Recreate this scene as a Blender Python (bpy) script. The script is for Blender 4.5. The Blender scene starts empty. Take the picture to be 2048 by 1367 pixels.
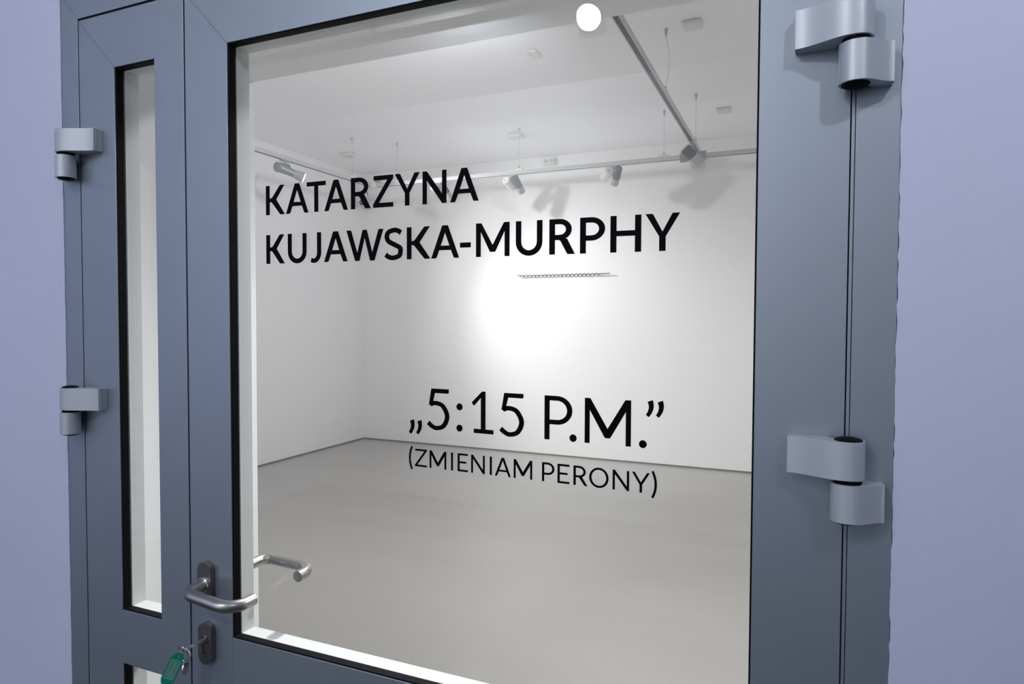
import bpy, bmesh, math, random
from mathutils import Vector, Matrix
from mathutils.geometry import tessellate_polygon
random.seed(7)
S = bpy.context.scene
COL = S.collection
R = math.radians

# ------------------------------------------------------------------ camera, world, lights, exposure
cam_d = bpy.data.cameras.new('camera')
cam = bpy.data.objects.new('camera', cam_d)
COL.objects.link(cam)
S.camera = cam
cam_d.sensor_width = 36.0
cam_d.sensor_fit = 'HORIZONTAL'
cam_d.lens = 1330.1 / 2048 * 36.0
cam_d.clip_start = 0.02
yaw, pitch, roll = R(-23.448), R(-1.875), R(-0.215)
f = Vector((math.sin(yaw) * math.cos(pitch), math.cos(yaw) * math.cos(pitch), math.sin(pitch)))
r = Vector((math.cos(yaw), -math.sin(yaw), 0))
d = f.cross(r)
r2 = math.cos(roll) * r + math.sin(roll) * d
d2 = -math.sin(roll) * r + math.cos(roll) * d
cam.matrix_world = Matrix(((r2.x, -d2.x, -f.x, 0), (r2.y, -d2.y, -f.y, -0.82), (r2.z, -d2.z, -f.z, 1.5), (0, 0, 0, 1)))

w = bpy.data.worlds.new('world')
S.world = w
w.use_nodes = True
w.node_tree.nodes['Background'].inputs['Color'].default_value = (0.6, 0.68, 0.85, 1)
w.node_tree.nodes['Background'].inputs['Strength'].default_value = 0.05

S.view_settings.view_transform = 'Standard'
S.view_settings.look = 'None'
S.view_settings.exposure = 0.0
S.view_settings.gamma = 1.0
S.view_settings.use_curve_mapping = False
S.cycles.sample_clamp_indirect = 30
S.cycles.diffuse_bounces = 8
S.cycles.max_bounces = 16
S.cycles.transparent_max_bounces = 16


def spot(name, loc, target, watts, cone, blend, color=(1, 1, 1), soft=0.04):
    l = bpy.data.lights.new(name, 'SPOT')
    l.energy = watts
    l.spot_size = R(cone)
    l.spot_blend = blend
    l.color = color
    l.shadow_soft_size = soft
    o = bpy.data.objects.new(name, l)
    COL.objects.link(o)
    o.location = loc
    o.rotation_euler = (Vector(target) - Vector(loc)).to_track_quat('-Z', 'Y').to_euler()
    return o


WARM = (1.0, 0.995, 0.985)
# lamps of the gallery: one on the left track lights the work on the back wall, one shines down on the
# door, the rest are unseen fill added to brighten the room
spot('gallery_lamp_and_fill', (-4.00, 3.93, 2.765), (-2.00, 6.09, 1.14), 228, 64, 1.0, (0.985, 0.985, 1.0), 0.03)
spot('gallery_lamp_and_fill', (-4.00, 3.93, 2.765), (-1.70, 6.09, 1.20), 138, 105, 1.0, (0.985, 0.985, 1.0), 0.03)
spot('gallery_lamp_and_fill', (-0.79, 1.7, 2.74), (-5.0, 3.5, 1.25), 220, 130, 1.0, WARM, 0.16)  # unseen fill towards the left wall
spot('gallery_lamp_and_fill', (-0.79, 1.2, 2.74), (1.0, 3.6, -0.8), 255, 130, 1.0, WARM, 0.16)  # unseen fill towards the floor on the right
spot('gallery_lamp_and_fill', (-0.79, 1.35, 2.74), (-0.70, 0.12, 0.25), 225, 62, 1.0, WARM, 0.06)
spot('gallery_lamp_and_fill', (1.10, 1.6, 2.74), (-1.0, 0.2, 0.9), 95, 76, 1.0, WARM, 0.06)  # added to brighten the left jamb, no track here
# lamps of the corridor outside: two above the door, the others added to bounce fill off the rear wall
COOL = (0.90, 0.95, 1.0)
spot('corridor_lamp_and_fill', (0.95, -1.45, 3.05), (0.08, 0.0, 2.2), 66, 60, 1.0, COOL, 0.035)
spot('corridor_lamp_and_fill', (-0.846, -1.90, 2.783), (-0.75, 0.0, 1.5), 17, 120, 1.0, COOL, 0.05)
spot('corridor_lamp_and_fill', (0.6, -2.4, 3.0), (0.5, -4.0, 2.5), 18, 150, 1.0, COOL, 0.06)
spot('corridor_lamp_and_fill', (-1.8, -2.4, 3.0), (-2.2, -4.0, 2.4), 285, 150, 1.0, COOL, 0.06)


# ------------------------------------------------------------------ materials
def mat(name, color, rough=0.5, metal=0.0, noise=None, bump=None, spec=0.5, emit=None, var=0.0, scale=4.0, stretch=(1, 1, 1)):
    m = bpy.data.materials.new(name)
    m.use_nodes = True
    nt = m.node_tree
    b = nt.nodes['Principled BSDF']
    b.inputs['Base Color'].default_value = (*color, 1)
    b.inputs['Roughness'].default_value = rough
    b.inputs['Metallic'].default_value = metal
    b.inputs['Specular IOR Level'].default_value = spec
    tc = nt.nodes.new('ShaderNodeTexCoord')
    mp = nt.nodes.new('ShaderNodeMapping')
    mp.inputs['Scale'].default_value = stretch
    nt.links.new(tc.outputs['Object'], mp.inputs['Vector'])
    if var:
        n = nt.nodes.new('ShaderNodeTexNoise')
        n.inputs['Scale'].default_value = scale
        n.inputs['Detail'].default_value = 6
        nt.links.new(mp.outputs['Vector'], n.inputs['Vector'])
        rp = nt.nodes.new('ShaderNodeValToRGB')
        rp.color_ramp.elements[0].position = 0.3
        rp.color_ramp.elements[1].position = 0.7
        rp.color_ramp.elements[0].color = (*[c * (1 - var) for c in color], 1)
        rp.color_ramp.elements[1].color = (*[min(1, c * (1 + var)) for c in color], 1)
        nt.links.new(n.outputs['Fac'], rp.inputs['Fac'])
        nt.links.new(rp.outputs['Color'], b.inputs['Base Color'])
    if bump:
        n2 = nt.nodes.new('ShaderNodeTexNoise')
        n2.inputs['Scale'].default_value = bump[0]
        n2.inputs['Detail'].default_value = 4
        nt.links.new(mp.outputs['Vector'], n2.inputs['Vector'])
        bp = nt.nodes.new('ShaderNodeBump')
        bp.inputs['Strength'].default_value = bump[1]
        bp.inputs['Distance'].default_value = bump[2]
        nt.links.new(n2.outputs['Fac'], bp.inputs['Height'])
        nt.links.new(bp.outputs['Normal'], b.inputs['Normal'])
    if emit:
        b.inputs['Emission Color'].default_value = (1, 1, 1, 1)
        b.inputs['Emission Strength'].default_value = emit
    return m


def glass_mat(name, tint):
    m = bpy.data.materials.new(name)
    m.use_nodes = True
    nt = m.node_tree
    nt.nodes.remove(nt.nodes['Principled BSDF'])
    out = nt.nodes['Material Output']
    fr = nt.nodes.new('ShaderNodeFresnel')
    # the same reflectance on both faces of the pane (the node inverts the index on the far face)
    ge = nt.nodes.new('ShaderNodeNewGeometry')
    mi = nt.nodes.new('ShaderNodeMix')
    mi.inputs[2].default_value = 1.5
    mi.inputs[3].default_value = 1 / 1.5
    nt.links.new(ge.outputs['Backfacing'], mi.inputs[0])
    nt.links.new(mi.outputs[0], fr.inputs['IOR'])
    tr = nt.nodes.new('ShaderNodeBsdfTransparent')
    tr.inputs['Color'].default_value = (*tint, 1)
    gl = nt.nodes.new('ShaderNodeBsdfGlossy')
    gl.inputs['Roughness'].default_value = 0.0
    mx = nt.nodes.new('ShaderNodeMixShader')
    nt.links.new(fr.outputs['Fac'], mx.inputs['Fac'])
    nt.links.new(tr.outputs['BSDF'], mx.inputs[1])
    nt.links.new(gl.outputs['BSDF'], mx.inputs[2])
    nt.links.new(mx.outputs['Shader'], out.inputs['Surface'])
    return m


M = {}
M['white_wall'] = mat('white_wall_paint', (0.84, 0.835, 0.835), 0.75, bump=(60, 0.05, 0.002), spec=0.2)
M['ceiling'] = mat('white_ceiling_paint', (0.91, 0.91, 0.935), 0.8, bump=(60, 0.05, 0.002), spec=0.15)
M['lavender'] = mat('lavender_plaster', (0.59, 0.622, 0.80), 0.75, var=0.015, scale=3, bump=(260, 0.10, 0.001), spec=0.2)
M['corridor_floor'] = mat('dark_corridor_floor', (0.085, 0.085, 0.09), 0.5, spec=0.3)
M['concrete'] = mat('polished_grey_floor', (0.43, 0.42, 0.402), 0.30, var=0.035, scale=1.6, stretch=(0.5, 1.6, 1), spec=0.5)
M['alu'] = mat('grey_anodised_aluminium', (0.345, 0.388, 0.450), 0.42, 0.70, var=0.01, scale=120, stretch=(8, 8, 0.3), spec=0.4)
M['alu_light'] = mat('silver_hinge_aluminium', (0.50, 0.535, 0.59), 0.45, 0.35, spec=0.4)
M['rubber'] = mat('black_rubber', (0.005, 0.005, 0.007), 0.6, spec=0.08)
M['gap'] = mat('gap_shade', (0.010, 0.011, 0.016), 0.9, spec=0.03)  # near-black colour standing in for shade inside the door gaps
M['bead'] = mat('pale_glazing_bead', (0.64, 0.66, 0.655), 0.5, spec=0.3)
M['steel'] = mat('brushed_stainless_steel', (0.42, 0.405, 0.39), 0.34, 1.0)
M['steel_dark'] = mat('brushed_steel_plate', (0.24, 0.23, 0.23), 0.38, 0.9, var=0.04, scale=80, stretch=(1, 1, 12))
M['drill'] = mat('dull_drill_steel', (0.17, 0.165, 0.16), 0.45, 0.6)
M['brass'] = mat('nickel_lock_metal', (0.30, 0.28, 0.25), 0.35, 1.0)
M['chrome'] = mat('shiny_key_metal', (0.70, 0.68, 0.68), 0.2, 1.0)
M['vinyl'] = mat('black_vinyl', (0.003, 0.003, 0.005), 0.6, spec=0.04)
M['track'] = mat('silver_track', (0.50, 0.51, 0.51), 0.5, 0.0)
M['slot'] = mat('dark_track_slot', (0.035, 0.037, 0.05), 0.5)
M['white_plastic'] = mat('white_plastic', (0.70, 0.70, 0.70), 0.4)
M['cream_plastic'] = mat('cream_plastic', (0.62, 0.615, 0.60), 0.5)
M['lamp_grey'] = mat('grey_lamp_metal', (0.12, 0.123, 0.123), 0.5, 0.0)
M['lamp_silver'] = mat('silver_lamp_metal', (0.40, 0.415, 0.425), 0.4, 0.2)
M['lamp_mid'] = mat('mid_grey_lamp_metal', (0.27, 0.28, 0.285), 0.4, 0.2)
M['lamp_tip'] = mat('pale_lamp_rim', (0.38, 0.38, 0.365), 0.45, 0.0)
M['lamp_dark'] = mat('dark_lens', (0.02, 0.02, 0.025), 0.15)
M['lamp_on'] = mat('lit_lens', (1, 1, 1), 0.4, emit=14)
M['lamp_bright'] = mat('bright_lit_lens', (1, 1, 1), 0.4, emit=260)
M['cable'] = mat('steel_wire', (0.45, 0.45, 0.46), 0.4, 0.5)
M['black_cable'] = mat('black_cable', (0.01, 0.01, 0.01), 0.5)
M['skirt'] = mat('grey_shadow_gap_trim', (0.20, 0.19, 0.175), 0.8)
M['tag'] = mat('green_tag_plastic', (0.01, 0.26, 0.15), 0.25)
M['paper'] = mat('pale_green_paper', (0.12, 0.34, 0.28), 0.6)
M['ink'] = mat('dark_ink', (0.012, 0.03, 0.06), 0.6)
M['glass'] = glass_mat('clear_glass', (0.985, 0.992, 0.988))


# ------------------------------------------------------------------ helpers
def link(name, bm, m, parent=None, smooth=False):
    me = bpy.data.meshes.new(name)
    bmesh.ops.recalc_face_normals(bm, faces=bm.faces)
    bm.to_mesh(me)
    bm.free()
    for mm in (m if isinstance(m, (list, tuple)) else [m]):
        me.materials.append(M[mm])
    if smooth:
        for p in me.polygons:
            p.use_smooth = True
        try:
            me.set_sharp_from_angle(angle=R(40))
        except Exception:
            pass
    o = bpy.data.objects.new(name, me)
    COL.objects.link(o)
    if parent:
        o.parent = parent
        o.matrix_parent_inverse = parent.matrix_basis.inverted()
    return o


def bev(o, wd, seg=2):
    b = o.modifiers.new('edge', 'BEVEL')
    b.width = wd
    b.segments = seg
    b.limit_method = 'ANGLE'
    b.angle_limit = R(40)
    return o


def tag(o, label, cat=None, group=None, kind=None):
    if label:
        o['label'] = label
    if cat:
        o['category'] = cat
    if group:
        o['group'] = group
    if kind:
        o['kind'] = kind
    return o


def empty(name, loc, parent=None):
    o = bpy.data.objects.new(name, None)
    o.empty_display_size = 0.05
    COL.objects.link(o)
    o.location = loc
    if parent:
        o.parent = parent
        o.matrix_parent_inverse = parent.matrix_basis.inverted()
    return o


def box(bm, a, b):
    vs = [bm.verts.new((x, y, z)) for x in (a[0], b[0]) for y in (a[1], b[1]) for z in (a[2], b[2])]
    for q in ((0, 1, 3, 2), (4, 6, 7, 5), (0, 4, 5, 1), (2, 3, 7, 6), (0, 2, 6, 4), (1, 5, 7, 3)):
        bm.faces.new([vs[i] for i in q])
    return bm


def bx(*ab):
    bm = bmesh.new()
    for a, b in ab:
        box(bm, a, b)
    return bm


def frame_axes(dv):
    dv = Vector(dv).normalized()
    up = Vector((0, 0, 1)) if abs(dv.z) < 0.9 else Vector((1, 0, 0))
    a = dv.cross(up).normalized()
    return dv, a, dv.cross(a).normalized()


def cyl(bm, p, q, r0, r1=None, n=24, caps=True):
    r1 = r0 if r1 is None else r1
    p, q = Vector(p), Vector(q)
    dv, a, b = frame_axes(q - p)
    A, B = [], []
    for i in range(n):
        t = 2 * math.pi * i / n
        e = a * math.cos(t) + b * math.sin(t)
        A.append(bm.verts.new(p + e * r0))
        B.append(bm.verts.new(q + e * r1))
    for i in range(n):
        j = (i + 1) % n
        bm.faces.new((A[i], A[j], B[j], B[i]))
    if caps:
        bm.faces.new(A[::-1])
        bm.faces.new(B)
    return bm


def lathe(bm, p, dv, prof, n=28):
    """prof: list of (distance along dv, radius), a closed solid when it starts and ends at radius 0."""
    p = Vector(p)
    dv, a, b = frame_axes(dv)
    rings = []
    for s, rr in prof:
        if rr < 1e-6:
            rings.append([bm.verts.new(p + dv * s)])
        else:
            rings.append([bm.verts.new(p + dv * s + (a * math.cos(2 * math.pi * i / n) + b * math.sin(2 * math.pi * i / n)) * rr) for i in range(n)])
    for k in range(len(rings) - 1):
        u, v = rings[k], rings[k + 1]
        for i in range(n):
            j = (i + 1) % n
            if len(u) == 1 and len(v) > 1:
                bm.faces.new((u[0], v[j], v[i]))
            elif len(v) == 1 and len(u) > 1:
                bm.faces.new((u[i], u[j], v[0]))
            elif len(u) > 1:
                bm.faces.new((u[i], u[j], v[j], v[i]))
    return bm


def tube(bm, pts, rad, n=16, closed=False):
    pts = [Vector(p) for p in pts]
    N = len(pts)
    rings = []
    prev = None
    for i, p in enumerate(pts):
        if closed:
            t = (pts[(i + 1) % N] - pts[i - 1]).normalized()
        else:
            t = (pts[min(i + 1, N - 1)] - pts[max(i - 1, 0)]).normalized()
        if prev is None:
            _, a, _ = frame_axes(t)
        else:
            a = (prev - t * prev.dot(t)).normalized()
        prev = a
        b = t.cross(a)
        rings.append([bm.verts.new(p + (a * math.cos(2 * math.pi * k / n) + b * math.sin(2 * math.pi * k / n)) * rad) for k in range(n)])
    for i in range(N if closed else N - 1):
        u, v = rings[i], rings[(i + 1) % N]
        for k in range(n):
            j = (k + 1) % n
            bm.faces.new((u[k], u[j], v[j], v[k]))
    if not closed:
        bm.faces.new(rings[0][::-1])
        bm.faces.new(rings[-1])
    return bm


def prism(bm, outer, holes, put, t0, t1, mi=None):
    """Flat polygon (2D points, with holes) extruded from t0 to t1; put(u, v, t) gives the 3D point."""
    loops = [outer] + list(holes)
    tris = tessellate_polygon([[Vector((u, v, 0)) for u, v in lp] for lp in loops])
    flat = [p for lp in loops for p in lp]
    A = [bm.verts.new(put(u, v, t0)) for u, v in flat]
    B = [bm.verts.new(put(u, v, t1)) for u, v in flat]
    for t in tris:
        try:
            bm.faces.new([A[i] for i in t])
            bm.faces.new([B[i] for i in reversed(t)])
        except ValueError:
            pass
    k = 0
    for lp in loops:
        n = len(lp)
        for i in range(n):
            j = (i + 1) % n
            fc = bm.faces.new((A[k + i], A[k + j], B[k + j], B[k + i]))
            if mi is not None:
                fc.material_index = mi
        k += n
    return bm


XZ = lambda u, v, t: (u, t, v)      # polygon in the door plane, extruded in depth
XY = lambda u, v, t: (u, v, t)      # polygon in plan, extruded in height


def arc(cx, cy, rx, ry, a0, a1, n=14):
    return [(cx + rx * math.cos(R(a0 + (a1 - a0) * i / n)), cy + ry * math.sin(R(a0 + (a1 - a0) * i / n))) for i in range(n + 1)]


# ------------------------------------------------------------------ sizes
XL, XR, YB, ZC = -5.033, 2.30, 6.093, 3.297      # gallery
WT = 0.476                                        # thickness of the door wall
FX0, FX1, FZ = -1.276, 0.0945, 2.100              # outside of the door frame
LX0, LX1, LZ = -1.2265, -0.9606, 2.046            # narrow leaf
RX0, RX1 = -0.9571, 0.0462                        # wide leaf
GZ0, GZ1 = 0.967, 1.9485                          # upper glazing
PZ = 0.868                                        # underside of the middle rail

# ------------------------------------------------------------------ the setting
def structure(name, bm, m, label, cat):
    o = link(name, bm, m)
    tag(o, label, cat, kind='structure')
    return o


structure('floor', bx(((XL - 0.1, 0.0, -0.12), (XR + 1.2, YB + 0.1, 0.0))), 'concrete', 'smooth grey concrete floor of the gallery', 'floor')
structure('floor_corridor', bx(((-4.1, -4.1, -0.12), (3.6, 0.0, 0.0))), 'corridor_floor', 'dark floor of the corridor outside the door', 'floor')
structure('ceiling', bx(((XL - 0.1, WT, ZC), (XR + 0.1, YB + 0.1, ZC + 0.12))), 'ceiling', 'white painted gallery ceiling hung with light tracks', 'ceiling')
structure('wall_left', bx(((XL - 0.12, WT, 0), (XL, YB + 0.1, ZC))), 'white_wall', 'white gallery side wall meeting the back wall in a corner', 'wall')
structure('wall_back', bx(((XL, YB, 0), (XR, YB + 0.12, ZC))), 'white_wall', 'white gallery back wall with a bright patch of lamp light', 'wall')
structure('wall_right', bx(((XR, WT, 0), (XR + 0.12, YB + 0.1, ZC))), 'white_wall', 'white gallery wall out of view past the hinge side', 'wall')

# door wall: lavender plaster outside, white jambs and inside; its plaster edge runs unevenly along the frame
bm = bmesh.new()
inner = []


def wob(n, a, b, jx, jz):
    for i in range(n):
        t = i / n
        inner.append((a[0] + (b[0] - a[0]) * t + random.uniform(-1, 1) * jx, a[1] + (b[1] - a[1]) * t + random.uniform(-1, 1) * jz))


wob(200, (FX0, -0.02), (FX0, FZ), 0.0006, 0)
wob(60, (FX0, FZ), (FX1, FZ), 0, 0.0009)
wob(240, (FX1, FZ), (FX1, -0.02), 0.0008, 0)
outer = [(-4.0, -0.02)] + inner + [(FX1, -0.02), (3.5, -0.02), (3.5, 3.3), (-4.0, 3.3)]
prism(bm, outer, [], XZ, -0.0015, 0.01)
o = structure('wall_front', bm, 'lavender', 'pale lavender plaster wall around the grey door frame', 'wall')
bm = bmesh.new()
core = [(XL - 0.1, 0), (FX0 + 0.003, 0), (FX0 + 0.003, FZ - 0.003), (FX1 - 0.003, FZ - 0.003), (FX1 - 0.003, 0), (3.5, 0), (3.5, 3.3), (XL - 0.1, 3.3)]
prism(bm, core, [], XZ, 0.0099, WT)
link('wall_core', bm, 'white_wall', o)['label'] = 'white painted jambs, soffit and gallery side of the wall'

# corridor behind the camera
structure('wall_corridor', bx(((-4.1, -4.1, 0), (3.6, -4.0, 3.3))), 'white_wall', 'corridor wall behind the viewer', 'wall')
structure('wall_corridor_left', bx(((-4.12, -4.0, 0), (-4.0, 0, 3.3))), 'lavender', 'corridor end wall on the side of the narrow leaf', 'wall')
structure('wall_corridor_right', bx(((3.5, -4.0, 0), (3.62, 0, 3.3))), 'lavender', 'corridor end wall on the side of the wide leaf', 'wall')
structure('ceiling_corridor', bx(((-4.1, -4.1, 3.3), (3.6, 0.005, 3.4))), 'ceiling', 'white corridor ceiling outside the gallery', 'ceiling')

structure('baseboard_left', bx(((XL, WT, 0), (XL + 0.004, YB, 0.017))), 'skirt', 'thin grey shadow gap at the foot of the side wall', 'baseboard')
structure('baseboard_back', bx(((XL, YB - 0.004, 0), (XR, YB, 0.017))), 'skirt', 'thin grey shadow gap at the foot of the back wall', 'baseboard')

# ------------------------------------------------------------------ door frame
MG = 0.00025                                      # half of a mitre joint
fr = empty('trim_1', (FX0, 0, 0))
tag(fr, 'grey aluminium door frame set flush in the lavender wall', 'door frame', kind='structure')
FI0, FI1, FIZ = -1.2294, 0.0517, 2.0500           # inside of the frame face
bm = bmesh.new(); prism(bm, [(FX0, 0), (FI0, 0), (FI0, FIZ - MG), (FX0, FZ - MG)], [], XZ, 0, 0.075)
bev(link('frame_post', bm, 'alu', fr), 0.0004)
bm = bmesh.new(); prism(bm, [(FI1, 0), (FX1, 0), (FX1, FZ - MG), (FI1, FIZ - MG)], [], XZ, 0, 0.075)
bev(link('frame_post', bm, 'alu', fr), 0.0004)
bm = bmesh.new(); prism(bm, [(FI0 + MG, FIZ), (FI1 - MG, FIZ), (FX1 - MG, FZ), (FX0 + MG, FZ)], [], XZ, 0, 0.075)
bev(link('frame_head', bm, 'alu', fr), 0.0004)
# rebate behind the gaps: their shade put in as a dark fill all round, with a grey strip at the hinge side of the wide leaf
link('rebate_shade_fill', bx(((FI0 + 0.0001, 0.003, 0), (LX0 - 0.0001, 0.070, LZ)), ((FI0, 0.003, LZ + 0.0001), (FI1, 0.070, FIZ - 0.0001)),
                       ((RX1 + 0.0001, 0.004, 0), (FI1 - 0.0001, 0.070, LZ))), 'gap', fr)
bev(link('rebate_strip', bx(((0.0476, 0.0015, 0), (0.0510, 0.0039, LZ))), 'alu', fr), 0.0003)

# ------------------------------------------------------------------ door leaves
def leaf(name, label, x0, x1, gx0, gx1, part_label=None):
    root = empty(name, (x0, 0, 0))
    tag(root, label, 'door', kind='structure')
    zb = 0.008
    step = 0.036

    def member(nm, poly_full, poly_back):
        bm = bmesh.new()
        prism(bm, poly_full, [], XZ, 0, 0.0155)
        o = bev(link(nm, bm, 'alu', root), 0.0004)
        bm = bmesh.new()
        prism(bm, poly_back, [], XZ, 0.0155, 0.070)
        link('profile_core', bm, 'alu', o)
        return o
    member('stile', [(x0, zb), (gx0, zb), (gx0, GZ1 - MG), (x0, LZ - MG)], [(x0, zb), (gx0 - step, zb), (gx0 - step, GZ1), (x0, LZ - MG)])
    member('stile', [(gx1, zb), (x1, zb), (x1, LZ - MG), (gx1, GZ1 - MG)], [(gx1 + step, zb), (x1, zb), (x1, LZ - MG), (gx1 + step, GZ1)])
    member('top_rail', [(gx0 + MG, GZ1), (gx1 - MG, GZ1), (x1 - MG, LZ), (x0 + MG, LZ)], [(gx0 - step, GZ1 + step), (gx1 + step, GZ1 + step), (gx1 + step, LZ), (gx0 - step, LZ)])
    member('middle_rail', [(gx0 + MG, PZ), (gx1 - MG, PZ), (gx1 - MG, GZ0), (gx0 + MG, GZ0)], [(gx0 - step, PZ + step), (gx1 + step, PZ + step), (gx1 + step, GZ0 - step), (gx0 - step, GZ0 - step)])
    member('bottom_rail', [(gx0 + MG, zb), (gx1 - MG, zb), (gx1 - MG, 0.13), (gx0 + MG, 0.13)], [(gx0 - step, zb), (gx1 + step, zb), (gx1 + step, 0.105), (gx0 - step, 0.105)])
    panes = []
    for z0, z1 in ((GZ0, GZ1), (0.13, PZ)):
        # black gasket lining the opening in front of the glass
        bm = bmesh.new()
        g = 0.0022
        prism(bm, [(gx0, z0), (gx1, z0), (gx1, z1), (gx0, z1)], [[(gx0 + g, z0 + g), (gx1 - g, z0 + g), (gx1 - g, z1 - g), (gx0 + g, z1 - g)]], XZ, 0.0025, 0.0159)
        link('gasket', bm, 'rubber', root)
        p = link('glass_pane', bx(((gx0 - 0.008, 0.016, z0 - 0.008), (gx1 + 0.008, 0.020, z1 + 0.008))), 'glass', root)
        panes.append(p)
        # pale beads that hold the pane from the gallery side, mitred at the corners
        b = 0.030
        for poly in ([(gx0, z0 + MG), (gx0, z1 - MG), (gx0 - b, z1 + b - MG), (gx0 - b, z0 - b + MG)],
                     [(gx1, z0 + MG), (gx1, z1 - MG), (gx1 + b, z1 + b - MG), (gx1 + b, z0 - b + MG)],
                     [(gx0 + MG, z1), (gx1 - MG, z1), (gx1 + b - MG, z1 + b), (gx0 - b + MG, z1 + b)],
                     [(gx0 + MG, z0), (gx1 - MG, z0), (gx1 + b - MG, z0 - b), (gx0 - b + MG, z0 - b)]):
            bm = bmesh.new()
            prism(bm, poly, [], XZ, 0.0202, 0.048)
            bev(link('glazing_bead', bm, 'bead', root), 0.0005)
    return root, panes


door, panes = leaf('door_1', 'wide grey glazed door leaf with black lettering and a lever handle', RX0, RX1, -0.8632, -0.0478)
side, _ = leaf('door_2', 'narrow grey glazed side leaf beside the wide lettered door', LX0, LX1, -1.1325, -1.0308)
# shade of the seam between the two leaves, put in as a dark fill
link('seam_shade_fill', bx(((LX1 + 0.0001, 0.002, 0.008), (RX0 - 0.0001, 0.068, LZ))), 'gap', side)

# ------------------------------------------------------------------ lettering
def ribbon(pts, t0, t1=None):
    """Outline of a stroke along pts; width goes from t0 to t1 towards the middle and back if t1 is a function."""
    n = len(pts)
    Lp, Rp = [], []
    for i, (x, y) in enumerate(pts):
        a = pts[max(0, i - 1)]
        b = pts[min(n - 1, i + 1)]
        dx, dy = b[0] - a[0], b[1] - a[1]
        L = math.hypot(dx, dy) or 1
        nx, ny = -dy / L, dx / L
        wdt = (t0 if t1 is None else math.hypot(t0 * nx, t1 * ny)) / 2
        Lp.append((x + nx * wdt, y + ny * wdt))
        Rp.append((x - nx * wdt, y - ny * wdt))
    return Lp + Rp[::-1]


def spline(ps, n=10):
    out = []
    P = [ps[0]] + list(ps) + [ps[-1]]
    for i in range(1, len(P) - 2):
        for k in range(n):
            t = k / n
            q = []
            for c in (0, 1):
                p0, p1, p2, p3 = P[i - 1][c], P[i][c], P[i + 1][c], P[i + 2][c]
                q.append(0.5 * (2 * p1 + (p2 - p0) * t + (2 * p0 - 5 * p1 + 4 * p2 - p3) * t * t + (3 * p1 - p0 - 3 * p2 + p3) * t ** 3))
            out.append(tuple(q))
    out.append(tuple(ps[-1]))
    return out


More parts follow.
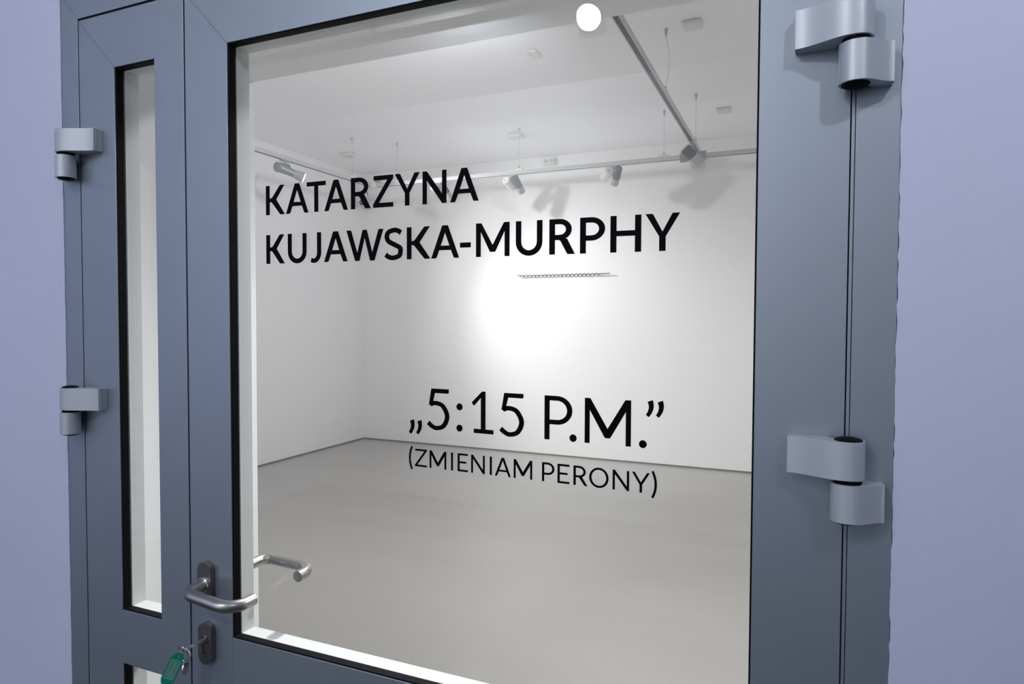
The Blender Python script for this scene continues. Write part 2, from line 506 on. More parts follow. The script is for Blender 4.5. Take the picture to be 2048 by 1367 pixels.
def glyph(c, W, t):
    """Shapes (outer, holes) of a humanist sans capital in units of the cap height; W width, t stem."""
    h = t * 0.86
    rect = lambda a, b, x, y: ([(a, b), (x, b), (x, y), (a, y)], [])
    if c == 'I':
        return [rect(0, 0, W, 1)]
    if c == '-':
        return [rect(0, 0.30, W, 0.30 + h * 1.02)]
    if c == 'H':
        y0 = 0.5 - h / 2 + 0.015
        return [([(0, 0), (t, 0), (t, y0), (W - t, y0), (W - t, 0), (W, 0), (W, 1), (W - t, 1), (W - t, y0 + h), (t, y0 + h), (t, 1), (0, 1)], [])]
    if c == 'E':
        y0 = 0.5 - h / 2 + 0.01
        return [([(0, 0), (W, 0), (W, h), (t, h), (t, y0), (W * 0.84, y0), (W * 0.84, y0 + h), (t, y0 + h), (t, 1 - h), (W, 1 - h), (W, 1), (0, 1)], [])]
    if c == 'T':
        m = W / 2
        return [([(m - t / 2, 0), (m + t / 2, 0), (m + t / 2, 1 - h), (W, 1 - h), (W, 1), (0, 1), (0, 1 - h), (m - t / 2, 1 - h)], [])]
    if c == 'N':
        s = t * 0.93
        return [([(0, 0), (s, 0), (s, 1 - t * 1.75), (W - t * 0.9, 0), (W, 0), (W, 1), (W - s, 1), (W - s, t * 1.75), (t * 0.9, 1), (0, 1)], [])]
    if c == 'M':
        s = t * 0.93
        v = 0.42 * t
        return [([(0, 0), (s, 0), (s, 0.74), (W / 2 - v * 1.3, 0.155), (W / 2 - v, 0.14), (W / 2 + v, 0.14), (W / 2 + v * 1.3, 0.155), (W - s, 0.74), (W - s, 0), (W, 0),
                  (W, 1), (W - 1.0 * t, 1), (W - 1.1 * t, 0.985), (W / 2, 0.345), (1.1 * t, 0.985), (1.0 * t, 1), (0, 1)], [])]
    if c == 'Z':
        dx = t * 1.28
        return [([(0, 0), (W, 0), (W, h), (dx * 1.03, h), (W, 1 - h * 0.75), (W, 1), (0.02, 1), (0.02, 1 - h), (W - dx * 1.03, 1 - h), (0, h * 0.75)], [])]
    if c == 'Y':
        m = W / 2
        return [([(m - t / 2, 0), (m + t / 2, 0), (m + t / 2, 0.385), (W, 1), (W - 1.05 * t, 1), (W - 1.2 * t, 0.98), (m, 0.50 + t * 0.1), (1.2 * t, 0.98), (1.05 * t, 1), (0, 1), (m - t / 2, 0.385)], [])]
    if c == 'K':
        return [([(0, 0), (t, 0), (t, 0.435), (t + 0.065, 0.435), (t + 0.10, 0.415), (W - 1.32 * t, 0.02), (W - 1.18 * t, 0), (W, 0), (0.335 + t * 0.75, 0.515), (W - 0.02, 1),
                  (W - 0.02 - 1.05 * t, 1), (W - 0.02 - 1.25 * t, 0.98), (t + 0.12, 0.60), (t + 0.08, 0.572), (t, 0.565), (t, 1), (0, 1)], [])]
    if c == 'A':
        k = 1.1 * t
        s = W / 2 - 0.58 * t
        y0, y1 = 0.245, 0.245 + h * 0.93
        xi = lambda y: k + s * y
        top = min(0.88, (W / 2 - k) / s)
        return [([(0, 0), (k * 0.82, 0), (k * 0.98, 0.015), (xi(y0), y0), (W - xi(y0), y0), (W - k * 0.98, 0.015), (W - k * 0.82, 0), (W, 0), (W - s, 1), (s, 1)],
                 [[(xi(y1), y1), (W - xi(y1), y1), (W / 2 + 0.004, top), (W / 2 - 0.004, top)]])]
    if c == 'W':
        a, b = 0.297 * W, 0.703 * W
        u = 0.50 * t
        return [([(0, 1), (0.95 * t, 1), (1.12 * t, 0.98), (a, 0.265), (W / 2 - 0.5 * t, 0.985), (W / 2 - 0.35 * t, 1), (W / 2 + 0.35 * t, 1), (W / 2 + 0.5 * t, 0.985), (b, 0.265),
                  (W - 1.12 * t, 0.98), (W - 0.95 * t, 1), (W, 1), (b + u, 0), (b - u, 0), (W / 2, 0.74), (a + u, 0), (a - u, 0)], [])]
    if c in 'PR':
        yb = 0.352 if c == 'P' else 0.405
        Wb = W if c == 'P' else W * 0.875
        xs = Wb * 0.46
        ry = (1 - yb) / 2
        o = [(0, 0), (t, 0), (t, yb), (xs, yb)] + arc(xs, yb + ry, Wb - xs, ry, -90, 90, 20)[1:] + [(0, 1)]
        hl = [(t, yb + h), (t, 1 - h), (xs, 1 - h)] + arc(xs, yb + ry, Wb - xs - t, ry - h, 90, -90, 20)[1:]
        out = [(o, [hl])]
        if c == 'R':
            out.append(([(W - 1.22 * t, 0), (W, 0), (0.345 * W + 1.55 * t, yb + 0.04), (0.45 * W, yb + 0.03), (0.36 * W, yb + 0.002), (0.345 * W + 0.38 * t, yb - 0.02), (W - 1.38 * t, 0.02)], []))
        return out
    if c == 'U':
        ry = 0.40
        o = [(0, 1), (t, 1), (t, ry)] + arc(W / 2, ry, W / 2 - t, ry - h - 0.0, 180, 360, 20)[1:] + [(W - t, 1), (W, 1), (W, ry)] + arc(W / 2, ry - 0.012, W / 2, ry, 360, 180, 24)[1:]
        return [(o, [])]
    if c == 'J':
        ctr = [(W - t / 2, 1), (W - t / 2, 0.34)] + arc(W * 0.30, 0.34, W * 0.70 - t / 2, 0.285, 0, -90, 12)[1:] + [(0.02, 0.082)]
        return [(ribbon(ctr, t, h), [])]
    if c == 'S':
        x0, x1 = t * 0.5, W - t * 0.5
        ctr = spline([(W * 0.90, 0.845), (W * 0.72, 0.918), (W * 0.50, 0.935), (W * 0.22, 0.875), (x0, 0.735), (W * 0.24, 0.585), (W * 0.56, 0.475), (W * 0.84, 0.375), (x1, 0.255), (W * 0.80, 0.125), (W * 0.46, 0.062), (W * 0.20, 0.105), (W * 0.06, 0.175)])
        return [(ribbon(ctr, t, h * 1.02), [])]
    if c == '5':
        a = t * 0.88
        bar = [(W * 0.19, 1), (W * 0.97, 1), (W * 0.97, 1 - h * 0.75), (W * 0.94, 1 - h), (W * 0.19 + a * 0.95, 1 - h), (W * 0.25, 0.632), (W * 0.18, 0.578), (W * 0.08, 0.602)]
        ctr = spline([(W * 0.15, 0.607), (W * 0.38, 0.648), (W * 0.70, 0.585), (W - t * 0.52, 0.345), (W * 0.74, 0.105), (W * 0.42, 0.036), (W * 0.20, 0.085), (W * 0.05, 0.16)])
        return [(bar, []), (ribbon(ctr, t, h), [])]
    if c == '1':
        m = W * 0.53
        return [(([(0.10 * W, 0), (W, 0), (W, h * 0.95), (m + t / 2, h * 0.95), (m + t / 2, 1), (m - t * 0.25, 1), (0.0, 0.725), (0.085 * W, 0.66), (0.13 * W, 0.655), (m - t / 2, 0.845), (m - t / 2, h * 0.95), (0.10 * W, h * 0.95)]), [])]
    if c == 'O':
        return [(arc(W / 2, 0.5, W / 2, 0.512, 0, 360, 40)[:-1], [arc(W / 2, 0.5, W / 2 - t, 0.512 - h, 0, 360, 40)[:-1]])]
    if c in '()':
        ctr = []
        for i in range(21):
            v = -1 + i / 10
            x = t * 0.48 + (W - t * 0.9) * v * v
            ctr.append((x if c == '(' else W - x, 0.462 + v * 0.655))
        return [(ribbon(ctr, t * 0.95), [])]
    if c == ':':
        return [(arc(W / 2, y, W / 2, 0.084, 0, 360, 28)[:-1], []) for y in (0.083, 0.597)]
    if c == '.':
        return [(arc(W / 2, 0.078, W / 2, 0.085, 0, 360, 28)[:-1], [])]
    if c in '„”':
        out = []
        y0 = -0.165 if c == '„' else 0.665
        q = W * 0.43
        for dx in (0, W - q):
            ctr = []
            for i in range(13):
                v = i / 12
                ctr.append((dx + q * (0.17 + 1.62 * v - 1.26 * v * v), y0 + 0.025 + 0.325 * v))
            o = []
            n = len(ctr)
            Lp, Rp = [], []
            for i, (x, y) in enumerate(ctr):
                a, b = ctr[max(0, i - 1)], ctr[min(n - 1, i + 1)]
                ddx, ddy = b[0] - a[0], b[1] - a[1]
                L = math.hypot(ddx, ddy)
                wd = (0.040 + 0.022 * i / n)
                Lp.append((x - ddy / L * wd, y + ddx / L * wd))
                Rp.append((x + ddy / L * wd, y - ddx / L * wd))
            out.append((Lp + Rp[::-1], []))
        return out
    return []


LINES = [
    ('KATARZYNA', 'black vinyl lettering reading KATARZYNA', 0.166, (1.7152, 1.6682), -0.0055, -0.79,
     [(-0.7979, -0.7589), (-0.7565, -0.7115), (-0.7147, -0.6776), (-0.6807, -0.6358), (-0.6303, -0.594), (-0.5899, -0.5543), (-0.5515, -0.509), (-0.5043, -0.4649), (-0.4591, -0.4139)]),
    ('KUJAWSKA-MURPHY', 'black vinyl lettering reading KUJAWSKA-MURPHY', 0.172, (1.6363, 1.5897), -0.0048, -0.79,
     [(-0.7979, -0.7596), (-0.7533, -0.7157), (-0.7078, -0.6871), (-0.6817, -0.637), (-0.6389, -0.5718), (-0.5697, -0.538), (-0.531, -0.4913), (-0.4899, -0.4445), (-0.4431, -0.4261), (-0.4179, -0.3667),
      (-0.3574, -0.3187), (-0.3089, -0.2731), (-0.2662, -0.2326), (-0.2256, -0.1858), (-0.1806, -0.138)]),
    ('„5:15P.M.”', 'black vinyl lettering reading 5:15 P.M. in quotation marks', 0.124, (1.4007, 1.3415), -0.0085, -0.48,
     [(-0.5277, -0.5057), (-0.4968, -0.4598), (-0.4485, -0.4387), (-0.4243, -0.3901), (-0.381, -0.344), (-0.3144, -0.2751), (-0.2789, -0.2689), (-0.258, -0.1965), (-0.1861, -0.1761), (-0.1775, -0.1553)]),
    ('(ZMIENIAMPERONY)', 'small black vinyl lettering reading ZMIENIAM PERONY in brackets', 0.126, (1.3109, 1.2850), -0.0105, -0.52,
     [(-0.5278, -0.521), (-0.5175, -0.4973), (-0.4927, -0.465), (-0.4572, -0.454), (-0.4465, -0.4301), (-0.4249, -0.4034), (-0.3957, -0.3924), (-0.3879, -0.3635), (-0.3593, -0.3318), (-0.3176, -0.2997),
      (-0.2954, -0.2785), (-0.273, -0.2536), (-0.2514, -0.2252), (-0.2199, -0.1982), (-0.1946, -0.1717), (-0.1699, -0.1627)]),
]
for text, label, stem, (zc, zb), slope, xr, ext in LINES:
    line = empty('vinyl_lettering', (ext[0][0], 0.0158, zb), door)
    tag(line, label)
    for ch, (a, b) in zip(text, ext):
        za = lambda x: slope * (x - xr)
        H = zc - zb
        bm = bmesh.new()
        for o_, hs in glyph(ch, (b - a) / H, stem):
            prism(bm, o_, hs, lambda u, v, t: (a + u * H, t, zb + v * H + za(a + u * H)), 0.0156, 0.01595)
        link('letter', bm, 'vinyl', line)

# ------------------------------------------------------------------ hinges
def hinge(parent, axis_x, z_mid, side_sign, arm, arm_low, gap=0.005, hgt=0.0425):
    """Two-part roller hinge; side_sign +1: the leaf is on the +x side of the axis."""
    hg = empty('hinge', (axis_x, 0, z_mid), parent)
    ya, rk = -0.0215, 0.0168

    def half(nm, z0, z1, sgn, L):
        te = -0.0175
        pts = []
        # plan: flat tip, S-curve to the barrel, round the barrel, back along the door face
        for i in range(15):
            v = i / 14
            s = v * v * (3 - 2 * v)
            u = L + (0.004 - L) * v
            pts.append((u, te + (ya - rk - te) * s))
        pts += [(rk * math.cos(R(q)), ya + rk * math.sin(R(q))) for q in range(-96, -301, -12)]
        pts += [(rk * 0.42, -0.0102), (L, -0.0102)]
        bm = bmesh.new()
        prism(bm, [(axis_x + sgn * u, v) for u, v in pts], [], XY, z0, z1)
        o = bev(link(nm, bm, 'alu_light', hg), 0.0009)
        for p in o.data.polygons:
            p.use_smooth = abs(p.normal.z) < 0.5
        o.data.set_sharp_from_angle(angle=R(35))
        return o
    h1 = half('leaf_knuckle', z_mid + gap / 2, z_mid + hgt, side_sign, arm)
    h2 = half('frame_knuckle', z_mid - hgt, z_mid - gap / 2, -side_sign, arm_low)
    sx = side_sign
    a, b = sorted((axis_x + sx * 0.018, axis_x + sx * (arm - 0.0003)))
    bev(link('base_plate', bx(((a, -0.0095, z_mid + gap / 2 + 0.0005), (b, -0.0001, z_mid + hgt - 0.0005))), 'alu_light', hg), 0.0004)
    a, b = sorted((axis_x - sx * 0.016, axis_x - sx * (arm_low - 0.0003)))
    bev(link('base_plate', bx(((a, -0.0095, z_mid - hgt + 0.0005), (b, -0.0001, z_mid - gap / 2 - 0.0005))), 'alu_light', hg), 0.0004)
    for z0, z1 in ((z_mid + hgt, 1), (z_mid - hgt, -1)):
        bm = lathe(bmesh.new(), (axis_x, ya, z0 - z1 * 0.001), (0, 0, z1), [(0, 0), (0, 0.0142), (0.0018, 0.0140), (0.0032, 0.0120), (0.0044, 0.0075), (0.0048, 0)])
        link('pin_cap', bm, 'rubber', hg, True)
    link('washer', cyl(bmesh.new(), (axis_x, ya, z_mid - gap / 2), (axis_x, ya, z_mid + gap / 2), 0.0138), 'rubber', hg)


hinge(door, 0.0492, 1.7955, -1, 0.060, 0.0365, hgt=0.0445)
hinge(door, 0.0492, 1.3285, -1, 0.061, 0.0360, hgt=0.0435)
hinge(side, -1.2355, 1.7985, 1, 0.070, 0.030)
hinge(side, -1.2345, 1.3305, 1, 0.071, 0.030)

# ------------------------------------------------------------------ lever handle and lock
HX, HZ, KZ = -0.9160, 1.0520, 0.9590


def stadium(cx, cz, wd, ht):
    rr = wd / 2
    return arc(cx, cz + ht / 2 - rr, rr, rr, 0, 180, 16) + arc(cx, cz - ht / 2 + rr, rr, rr, 180, 360, 16)


def lever(y_face, sgn, x_off, reach, ret, droop, label):
    hd = empty('lever_handle', (HX, y_face, HZ), door)
    hd['label'] = label
    bm = bmesh.new()
    prism(bm, stadium(HX, HZ + 0.004, 0.030, 0.070), [], XZ, y_face, y_face + sgn * 0.0105)
    bev(link('rosette', bm, 'steel_dark', hd), 0.0012)
    yl = y_face + sgn * reach
    rb = 0.019
    x1 = HX + x_off
    pts = [(HX, y_face + sgn * 0.008, HZ), (HX, yl - sgn * rb, HZ)]
    pts += [(HX + rb - rb * math.cos(R(q)), yl - sgn * rb + sgn * rb * math.sin(R(q)), HZ) for q in range(9, 91, 9)]
    rc = 0.030
    pts += [(x1 - rc + rc * math.sin(R(q)), yl - sgn * rc + sgn * rc * math.cos(R(q)), HZ) for q in range(0, 91, 9)]
    pts += [(x1, y_face + sgn * ret, HZ)]
    pts = [(x, y, z - max(0, x - HX) * math.tan(R(droop))) for x, y, z in pts]
    link('lever', tube(bmesh.new(), pts, 0.0098, 24), 'steel', hd, True)
    link('collar', lathe(bmesh.new(), (HX, y_face + sgn * 0.0103, HZ), (0, sgn, 0), [(0, 0), (0, 0.0132), (0.003, 0.0132), (0.0042, 0.0118), (0.0042, 0.0099)]), 'chrome', hd, True)
    return hd


lever(0.0, -1, 0.1020, 0.0480, 0.003, 5.4, 'outer brushed steel lever handle bent back towards the door')
lever(0.0700, 1, 0.1130, 0.0610, 0.019, 1.5, 'inner brushed steel lever handle seen through the glass')
lk = empty('lock_plate', (HX, 0, KZ), door)
lk['label'] = 'oval brushed steel lock plate with a profile cylinder'
bm = bmesh.new()
zc = KZ - 0.008
hole = [(HX + 0.0085 * math.cos(R(q)), KZ + 0.0085 * math.sin(R(q))) for q in range(300, -61, -20)]
hole = [(HX - 0.005, KZ - 0.007)] + [(HX + 0.0086 * math.cos(R(q)), KZ + 0.0086 * math.sin(R(q))) for q in range(234, -55, -16)] + [(HX + 0.005, KZ - 0.007), (HX + 0.005, KZ - 0.024), (HX - 0.005, KZ - 0.024)]
prism(bm, stadium(HX, zc, 0.030, 0.071), [hole], XZ, -0.0105, 0.0)
bev(link('escutcheon', bm, 'steel_dark', lk), 0.0010)
bm = bmesh.new()
cyl(bm, (HX, 0.0, KZ), (HX, -0.0118, KZ), 0.0083, n=28)
box(bm, (HX - 0.0046, -0.0085, KZ - 0.0235), (HX + 0.0046, 0.0, KZ - 0.004))
bev(link('cylinder', bm, 'brass', lk), 0.0005)
link('plug', lathe(bmesh.new(), (HX, -0.0117, KZ), (0, -1, 0), [(0, 0), (0, 0.0066), (0.0016, 0.0062), (0.0016, 0)]), 'brass', lk, True)

# ------------------------------------------------------------------ key bunch in the lock
kb = empty('key_bunch', (HX, -0.013, KZ))
tag(kb, 'key in the lock with split rings, a green tag and a small metal fob', 'keys')
kw, kn = Vector((0.86, 0, 0.50)), Vector((-0.50, 0, 0.86))
KEY = lambda u, v, t: (HX + kw.x * v + kn.x * t, u, KZ + kw.z * v + kn.z * t)
bm = bmesh.new()
prism(bm, [(-0.0310, -0.0036), (-0.0310, 0.0036), (-0.0122, 0.0036), (-0.0122, -0.0036)], [], KEY, -0.0021, 0.0021)
bev(link('key_blade', bm, 'chrome', kb), 0.0004)
bm = bmesh.new()
prism(bm, [(-0.0305, -0.0042), (-0.0305, 0.0042), (-0.034, 0.0085), (-0.043, 0.0095), (-0.0485, 0.0055), (-0.0500, 0), (-0.0485, -0.0055), (-0.043, -0.0095), (-0.034, -0.0085)],
      [arc(-0.0445, 0, 0.0028, 0.0028, 0, 360, 12)[:-1]], KEY, -0.0023, 0.0023)
bev(link('key_bow', bm, 'chrome', kb), 0.0004)


def ring(c, rad, nrm, th=0.0007):
    _, a, b = frame_axes(nrm)
    c = Vector(c)
    return tube(bmesh.new(), [c + (a * math.cos(2 * math.pi * i / 40) + b * math.sin(2 * math.pi * i / 40)) * rad for i in range(40)], th, 8, True)


link('split_ring', ring((-0.9150, -0.0480, 0.9490), 0.0100, (0.05, -1, 0.1)), 'chrome', kb, True)
link('split_ring', ring((-0.9205, -0.0490, 0.9560), 0.0095, (-0.10, -1, -0.35)), 'chrome', kb, True)
# tag: local frame, v down its length, u across, t out of its face
T0 = Vector((-0.9265, -0.0520, 0.9490))
dn = Vector((-0.0184, -0.0130, -0.0490)).normalized()
ac = Vector((0.93, -0.765, 0.56)).cross(dn).normalized()
if ac.x < 0:
    ac = -ac
nn = dn.cross(ac).normalized()
if nn.y > 0:
    nn = -nn
TAG = lambda u, v, t: tuple(T0 + ac * u + dn * v + nn * t)
bm = bmesh.new()
oct_ = [(-0.0055, -0.004), (0.0055, -0.004), (0.0108, 0.004), (0.0108, 0.042), (0.0075, 0.0505), (0, 0.0525), (-0.0075, 0.0505), (-0.0108, 0.042), (-0.0108, 0.004)]
prism(bm, oct_, [arc(0.0, 0.0015, 0.0022, 0.0022, 0, 360, 12)[:-1]], TAG, -0.0016, 0.0016)
tg = bev(link('tag', bm, 'tag', kb), 0.0008)
tg['label'] = 'green plastic key tag with handwritten paper'
bm = bmesh.new(); prism(bm, [(-0.0082, 0.0075), (0.0082, 0.0075), (0.0082, 0.041), (-0.0082, 0.041)], [], TAG, 0.0016, 0.0018)
link('paper', bm, 'paper', tg)
# handwriting: two rows running down the tag, letter tops towards +u
SEG = {'G': [[(1, .85), (.6, 1), (.1, .8), (0, .3), (.4, 0), (.95, .15), (.95, .5), (.55, .5)]], 'A': [[(0, 0), (.5, 1), (1, 0)], [(.2, .35), (.8, .35)]], 'L': [[(0, 1), (0, 0), (.9, 0)]],
       'E': [[(.9, 1), (0, 1), (0, 0), (.9, 0)], [(0, .5), (.7, .5)]], 'R': [[(0, 0), (0, 1), (.7, .95), (.8, .7), (.6, .5), (0, .45)], [(.4, .45), (.95, 0)]], 'I': [[(.5, 0), (.5, 1)]],
       'K': [[(0, 0), (0, 1)], [(.85, 1), (0, .45), (.9, 0)]], 'M': [[(0, 0), (.1, 1), (.5, .4), (.9, 1), (1, 0)]], 'N': [[(0, 0), (0, 1), (.9, 0), (.9, 1)]]}
bm = bmesh.new()
for word, u0, v0, adv in (('GALERIA', 0.0022, 0.0090, 0.0043), ('KAMERALNA', -0.0052, 0.0095, 0.0034)):
    for i, ch in enumerate(word):
        for st in SEG[ch]:
            o_ = ribbon([(v0 + i * adv + x * adv * 0.68, u0 + y * 0.0031) for x, y in st], 0.00042)
            prism(bm, [(y, x) for x, y in o_], [], TAG, 0.0018, 0.00187)
link('handwriting', bm, 'ink', tg)
bm = lathe(bmesh.new(), (-0.9145, -0.0500, 0.9300), (0.88, 0.48, 0.05), [(-0.001, 0), (-0.001, 0.0112), (0.001, 0.0112), (0.001, 0)])
fob = link('fob', bm, 'chrome', kb, True)
fob['label'] = 'small round metal fob'

# ------------------------------------------------------------------ light tracks
def track(label, p, q, hangers, clips):
    """Suspended three-circuit track from p to q (underside centre line); hangers: ceiling points, straight or slack."""
    root = empty('light_track', p)
    tag(root, label, 'light track', 'silver light tracks under the gallery ceiling')
    p, q = Vector(p), Vector(q)
    dv = (q - p).normalized()
    sd = Vector((-dv.y, dv.x, 0))
    L = (q - p).length
    put = lambda u, v, t: tuple(p + sd * u + Vector((0, 0, v)) + dv * t)
    bm = bmesh.new()
    prism(bm, [(-0.018, 0), (-0.014, 0), (-0.014, 0.024), (0.011, 0.024), (0.011, 0), (0.018, 0), (0.018, 0.036), (-0.018, 0.036)], [], put, 0, L)
    link('rail', bm, 'track', root)
    bm = bmesh.new()
    prism(bm, [(-0.0138, 0.002), (0.0108, 0.002), (0.0108, 0.0238), (-0.0138, 0.0238)], [], put, 0.002, L - 0.002)
    link('conductor_slot', bm, 'slot', root)
    for (hx, hy, slack) in hangers:
        h = empty('suspension', (hx, hy, ZC), root)
        z1 = p.z + 0.036
        bm = lathe(bmesh.new(), (hx, hy, ZC), (0, 0, -1), [(0, 0), (0, 0.011), (0.018, 0.010), (0.040, 0.005), (0.048, 0.003), (0.048, 0)], 14)
        link('gripper', bm, 'cable', h, True)
        pts = []
        for i in range(13):
            v = i / 12
            pts.append((hx + slack * math.sin(math.pi * v), hy, ZC - 0.045 + (z1 + 0.040 - ZC + 0.045) * v))
        link('wire', tube(bmesh.new(), pts, 0.0014, 6), 'cable', h, True)
        bm = lathe(bmesh.new(), (hx, hy, z1 + 0.045), (0, 0, -1), [(0, 0), (0, 0.004), (0.01, 0.008), (0.03, 0.009), (0.03, 0)], 12)
        link('end_fitting', bm, 'cable', h, True)
        a = Vector((hx, hy, 0)) - dv * 0.045
        b = Vector((hx, hy, 0)) + dv * 0.045
        bm = bmesh.new()
        prism(bm, [(-0.014, 0.036), (0.014, 0.036), (0.014, 0.055), (-0.014, 0.055)], [], lambda u, v, t: tuple(Vector((hx, hy, p.z)) + sd * u + Vector((0, 0, v)) + dv * t), -0.04, 0.04)
        link('clip', bm, 'white_plastic', h)
    return root


TZ = 2.868
t1 = track('silver light track hung along the side wall', (-4.10, 0.95, TZ), (-4.10, 4.925, TZ), [(-4.098, 4.636, 0), (-4.10, 2.2, 0)], [])
track('silver light track hung along the back wall', (-4.04, 4.98, TZ), (1.0, 4.98, TZ), [(-3.80, 4.98, 0), (-2.451, 4.98, 0), (-1.101, 4.98, 0), (0.4, 4.98, 0)], [])
t3 = track('silver light track running from above the door to the back track', (-0.79, 0.95, TZ), (-0.79, 4.955, TZ), [(-0.79, 3.371, 0.022), (-0.79, 4.653, 0)], [])
link('corner_joint', bx(((-4.125, 4.925, TZ), (-4.042, 5.005, TZ + 0.04))), 'white_plastic', t1)
link('tee_joint', bx(((-0.835, 4.915, TZ + 0.001), (-0.745, 4.960, TZ + 0.04))), 'white_plastic', t3)

# ------------------------------------------------------------------ spotlights
def spotlight(label, top, gear, gdir, glen, grad, lamp, ldir, llen, lrad, style='plain', lit=None, group='track spotlights of the gallery', along=(1, 0, 0)):
    root = empty('track_spotlight', top)
    tag(root, label, 'spotlight', group)
    top, gear, lamp = Vector(top), Vector(gear), Vector(lamp)
    gd, ld = Vector(gdir).normalized(), Vector(ldir).normalized()
    al = Vector(along)
    sd = Vector((-al.y, al.x, 0))
    bm = bmesh.new()
    prism(bm, [(-0.012, -0.012), (0.012, -0.012), (0.012, 0.0), (-0.012, 0.0)], [], lambda u, v, t: tuple(top + sd * u + Vector((0, 0, v)) + al * t), -0.055, 0.055)
    link('adapter', bm, 'lamp_silver', root)
    mid = (gear + gd * glen / 2 + lamp + ld * llen / 2) / 2
    bm = cyl(bmesh.new(), top + Vector((0, 0, -0.010)), top + Vector((0, 0, -0.032)), 0.013, 0.011, 14)
    tube(bm, [top + Vector((0, 0, -0.025)), top.lerp(mid, 0.6) , mid], 0.009, 10)
    link('joint', bm, 'lamp_silver', root, True)
    g = link('gear_housing', lathe(bmesh.new(), gear, gd, [(0, 0), (0, grad * 0.94), (grad * 0.06, grad), (glen - grad * 0.06, grad), (glen, grad * 0.94), (glen, 0)]), 'white_plastic' if style == 'plain' else 'lamp_mid', root, True)
    if style == 'plain':
        _, a, b = frame_axes(gd)
        bm = bmesh.new()
        for u, v in ((0.0, 0.0), (0.004, -0.014), (-0.005, -0.014)):
            c = gear + a * v + b * u
            cyl(bm, c - gd * 0.0008, c + gd * 0.001, 0.0036, n=8)
        link('socket_holes', bm, 'lamp_dark', g)
    cut = llen * (0.62 if style != 'ribbed' else 0.52)
    if style == 'ribbed':
        prof = [(0, 0), (0, lrad * 0.9)]
        n = 13
        for k in range(n):
            s = cut * k / n
            prof += [(s, lrad * 0.98), (s + cut / n * 0.55, lrad * 0.98), (s + cut / n * 0.6, lrad * 0.82), (s + cut / n * 0.98, lrad * 0.82)]
        prof += [(cut, lrad * 0.9), (cut, 0)]
        link('finned_body', lathe(bmesh.new(), lamp, ld, prof), 'lamp_grey', root)
    elif style == 'flared':
        link('lamp_body', lathe(bmesh.new(), lamp, ld, [(0, 0), (0, lrad * 1.0), (cut * 0.5, lrad * 0.82), (cut, lrad * 0.72), (cut, 0)]), 'lamp_mid', root, True)
    else:
        link('lamp_body', lathe(bmesh.new(), lamp, ld, [(0, 0), (0, lrad * 0.95), (0.003, lrad), (cut, lrad), (cut, 0)]), 'lamp_grey', root, True)
    r0 = lrad * (0.74 if style == 'flared' else 1.0)
    r1 = lrad * (1.06 if style == 'flared' else 1.0)
    hd = link('lamp_head', lathe(bmesh.new(), lamp, ld, [(cut, 0), (cut, r0), (llen - 0.002, r1), (llen, r1 * 0.96), (llen, r1 * 0.86), (llen - 0.012, r1 * 0.80), (llen - 0.012, 0)]),
              'lamp_tip' if style != 'ribbed' else 'lamp_silver', root, True)
    link('lens', lathe(bmesh.new(), lamp, ld, [(llen - 0.0115, 0), (llen - 0.0115, r1 * 0.80), (llen - 0.009, r1 * 0.80), (llen - 0.008, 0)] if not lit else
                       [(llen - 0.0115, 0), (llen - 0.0115, r1 * 0.80), (llen + 0.001, r1 * 0.84), (llen + 0.006, r1 * 0.70), (llen + 0.009, 0)]), lit or 'lamp_dark', hd, True)
    return root


spotlight('grey and white spotlight on the back track, behind the letters N and A', (-3.30, 4.98, TZ), (-3.350, 4.93, 2.815), (0.03, 0.12, -0.055), 0.13, 0.036, (-3.262, 4.93, 2.838), (0.04, 0.10, -0.115), 0.175, 0.034)
spotlight('grey and white spotlight hanging from the back track near its hanging wire', (-2.53, 4.98, TZ), (-2.566, 4.93, 2.815), (0.03, 0.12, -0.055), 0.135, 0.038, (-2.478, 4.93, 2.838), (0.03, 0.10, -0.115), 0.175, 0.034)
spotlight('grey and white spotlight on the back track above the letter H', (-1.545, 4.98, TZ), (-1.562, 4.93, 2.818), (-0.09, 0.12, -0.045), 0.135, 0.040, (-1.482, 4.93, 2.836), (-0.06, 0.10, -0.110), 0.175, 0.034)
spotlight('lit silver spotlight on the side track pointing at the back wall', (-4.10, 3.70, TZ), (-4.10, 3.600, 2.792), (0.10, 1, 0.05), 0.12, 0.042, (-4.100, 3.625, 2.797), (0.62, 0.70, -0.34), 0.215, 0.044, 'flared', 'lamp_on', along=(0, 1, 0))
spotlight('large finned spotlight at the far end of the crossing track', (-0.79, 4.47, TZ), (-0.90, 4.60, 2.790), (1, 0.04, 0.05), 0.20, 0.036, (-0.838, 4.43, 2.822), (0.60, 0.42, -0.62), 0.170, 0.042, 'ribbed', along=(0, 1, 0))
spotlight('bright corridor spotlight mirrored in the door glass', (-0.866, -1.99, 2.90), (-0.92, -2.02, 2.79), (1, 0, 0), 0.11, 0.036, (-0.879, -2.065, 2.854), (0.10, 0.86, -0.30), 0.14, 0.050, 'flared', 'lamp_bright', group='corridor spotlights')
ct = empty('corridor_track', (-3.0, -1.99, 2.90))
tag(ct, 'light track in the corridor that carries the bright spotlight', 'light track')
link('rail', bx(((-3.0, -2.008, 2.90), (2.5, -1.972, 2.936))), 'track', ct)
for x in (-2.0, 0.6):
    link('hanger', bx(((x - 0.01, -2.0, 2.935), (x + 0.01, -1.98, 3.30))), 'track', ct)

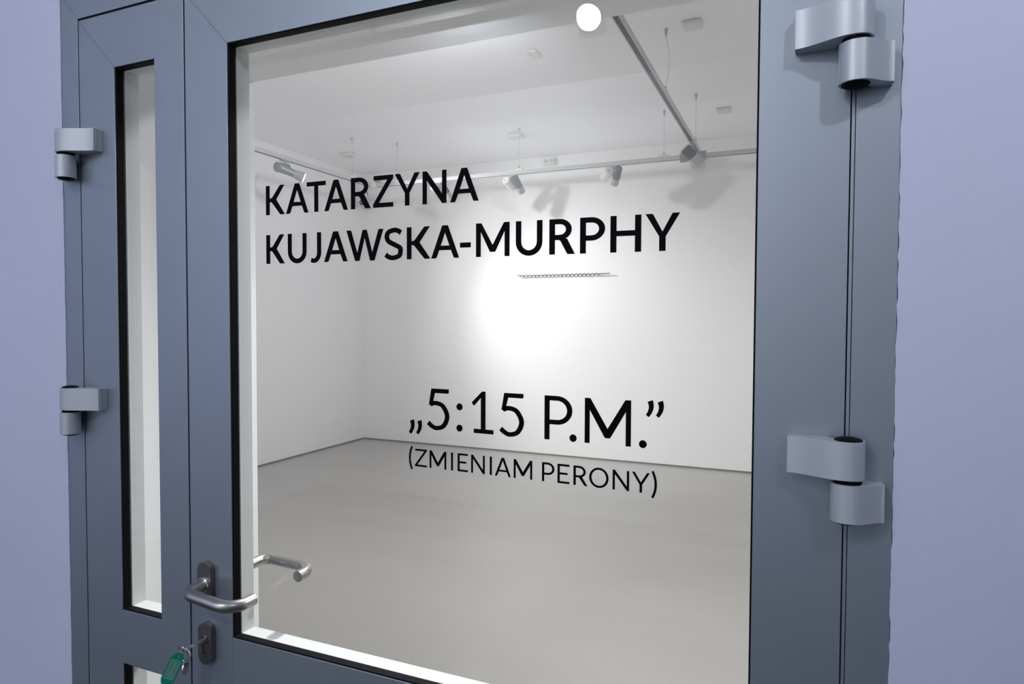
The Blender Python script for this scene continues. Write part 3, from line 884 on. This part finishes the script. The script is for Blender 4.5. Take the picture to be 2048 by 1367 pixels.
# ------------------------------------------------------------------ small fittings
def plate(loc, sx, sy, sz, label):
    t = empty('ceiling_box', loc)
    tag(t, label, 'junction box', 'pale boxes on the gallery ceiling')
    x, y, z = loc
    bev(link('cover', bx(((x - sx / 2, y - sy / 2, z - sz), (x + sx / 2, y + sy / 2, z - 0.006))), 'white_plastic', t), 0.004)
    link('back_box', bx(((x - sx / 2 + 0.008, y - sy / 2 + 0.008, z - 0.007), (x + sx / 2 - 0.008, y + sy / 2 - 0.008, z))), 'cream_plastic', t)


plate((-0.628, 3.345, ZC), 0.11, 0.11, 0.026, 'pale square box on the ceiling nearest the door')
plate((-0.631, 5.128, ZC), 0.11, 0.11, 0.024, 'pale square box on the ceiling past the crossing track')
plate((-2.560, 5.160, ZC), 0.14, 0.13, 0.036, 'pale square box on the ceiling behind the middle hanging wire')
plate((-4.526, 5.142, ZC), 0.14, 0.13, 0.034, 'pale square box on the ceiling in the far corner')
plate((-1.667, 3.394, ZC), 0.05, 0.13, 0.022, 'small slim grey box on the ceiling below the bright glare')

so = empty('wall_socket', (-2.552, YB, 3.233))
tag(so, 'white double power socket high on the back wall above the track', 'socket')
bev(link('case', bx(((-2.617, YB - 0.042, 3.197), (-2.487, YB, 3.268))), 'white_plastic', so), 0.004)
for x in (-2.584, -2.521):
    c = link('socket_well', cyl(bmesh.new(), (x, YB - 0.0425, 3.233), (x, YB - 0.040, 3.233), 0.024), 'cream_plastic', so)
    for dx in (-0.010, 0.010):
        link('pin_hole', cyl(bmesh.new(), (x + dx, YB - 0.0432, 3.233), (x + dx, YB - 0.0424, 3.233), 0.004, n=10), 'lamp_dark', c)
    link('earth_pin', tube(bmesh.new(), [(x, YB - 0.043, 3.243), (x, YB - 0.043, 3.252)], 0.003, 8), 'lamp_dark', c)

wb = empty('wall_box', (-0.965, YB, 3.08))
tag(wb, 'cream box on the back wall behind the finned spotlight', 'box')
bev(link('housing', bx(((-1.030, YB - 0.15, 3.035), (-0.905, YB, 3.125))), 'cream_plastic', wb), 0.004)
for z in (3.055, 3.105):
    link('screw', cyl(bmesh.new(), (-0.919, YB - 0.151, z), (-0.919, YB - 0.149, z), 0.005, n=10), 'lamp_dark', wb)

dc = empty('dome_camera', (-4.90, 5.98, 2.96))
tag(dc, 'white round security camera hanging in the corner behind the letter R', 'camera')
link('bracket', bx(((-4.905, 5.99, 2.985), (-4.865, YB, 3.025))), 'white_plastic', dc)
bm = lathe(bmesh.new(), (-4.870, 5.985, 2.905), (0, -0.35, -1), [(-0.062, 0), (-0.060, 0.02), (-0.048, 0.046), (-0.02, 0.064), (0.01, 0.064), (0.035, 0.052), (0.05, 0.03), (0.055, 0)], 30)
link('housing', bm, 'white_plastic', dc, True)
bm = lathe(bmesh.new(), (-4.925, 5.93, 2.925), (-0.5, -0.8, -0.15), [(-0.03, 0), (-0.026, 0.02), (0, 0.034), (0.02, 0.028), (0.033, 0.012), (0.036, 0)], 24)
link('lens_ball', bm, 'lamp_dark', dc, True)
pts = spline([(-4.99, YB - 0.02, 3.145), (-4.955, 6.06, 3.10), (-4.915, 6.03, 3.06), (-4.885, 6.01, 3.02)], 8)
pts = []
for i in range(15):
    v = i / 14
    pts.append((-4.985 + 0.10 * v, YB - 0.010 - 0.075 * v, 3.140 - 0.12 * v - 0.02 * math.sin(math.pi * v)))
link('cable', tube(bmesh.new(), pts, 0.005, 8), 'black_cable', dc, True)
jb = empty('corner_junction_box', (-4.78, YB, 3.18))
tag(jb, 'small grey box on the back wall at the corner end of the track', 'junction box')
bev(link('cover', bx(((-4.835, YB - 0.03, 3.145), (-4.765, YB, 3.215))), 'lamp_silver', jb), 0.003)

# long drill bit shown on the back wall
db = empty('auger_bit', (-2.37, YB - 0.06, 1.996))
tag(db, 'long thin steel spiral drill bit hung level on the back wall', 'artwork')
bm = bmesh.new()
A = []
n = 640
x0, x1 = -2.905, -1.965
yb_ = YB - 0.060
for i in range(n + 1):
    v = i / n
    x = x0 + (x1 - x0) * v
    th = v * 2 * math.pi * 21
    c, s = math.cos(th), math.sin(th)
    e = 0.0030
    A.append([bm.verts.new((x + dx, yb_ + rr * c, 1.9955 + rr * s)) for dx, rr in ((-e, 0.013), (e, 0.013), (e, 0.003), (-e, 0.003))])
for i in range(n):
    for k in range(4):
        j = (k + 1) % 4
        bm.faces.new((A[i][k], A[i][j], A[i + 1][j], A[i + 1][k]))
bm.faces.new(A[0]); bm.faces.new(A[-1][::-1])
link('spiral', bm, 'drill', db, True)
link('core_rod', cyl(bmesh.new(), (x0 - 0.012, yb_, 1.9955), (x1, yb_, 1.9955), 0.0036, n=10), 'drill', db, True)
link('shank', cyl(bmesh.new(), (x1, yb_, 1.9955), (-1.850, yb_, 1.9955), 0.0062, n=12), 'drill', db, True)
for x in (-2.70, -2.12):
    link('wall_hook', tube(bmesh.new(), [(x, YB, 1.984), (x, yb_ - 0.010, 1.980), (x, yb_ - 0.015, 1.990)], 0.0022, 8), 'steel', db, True)
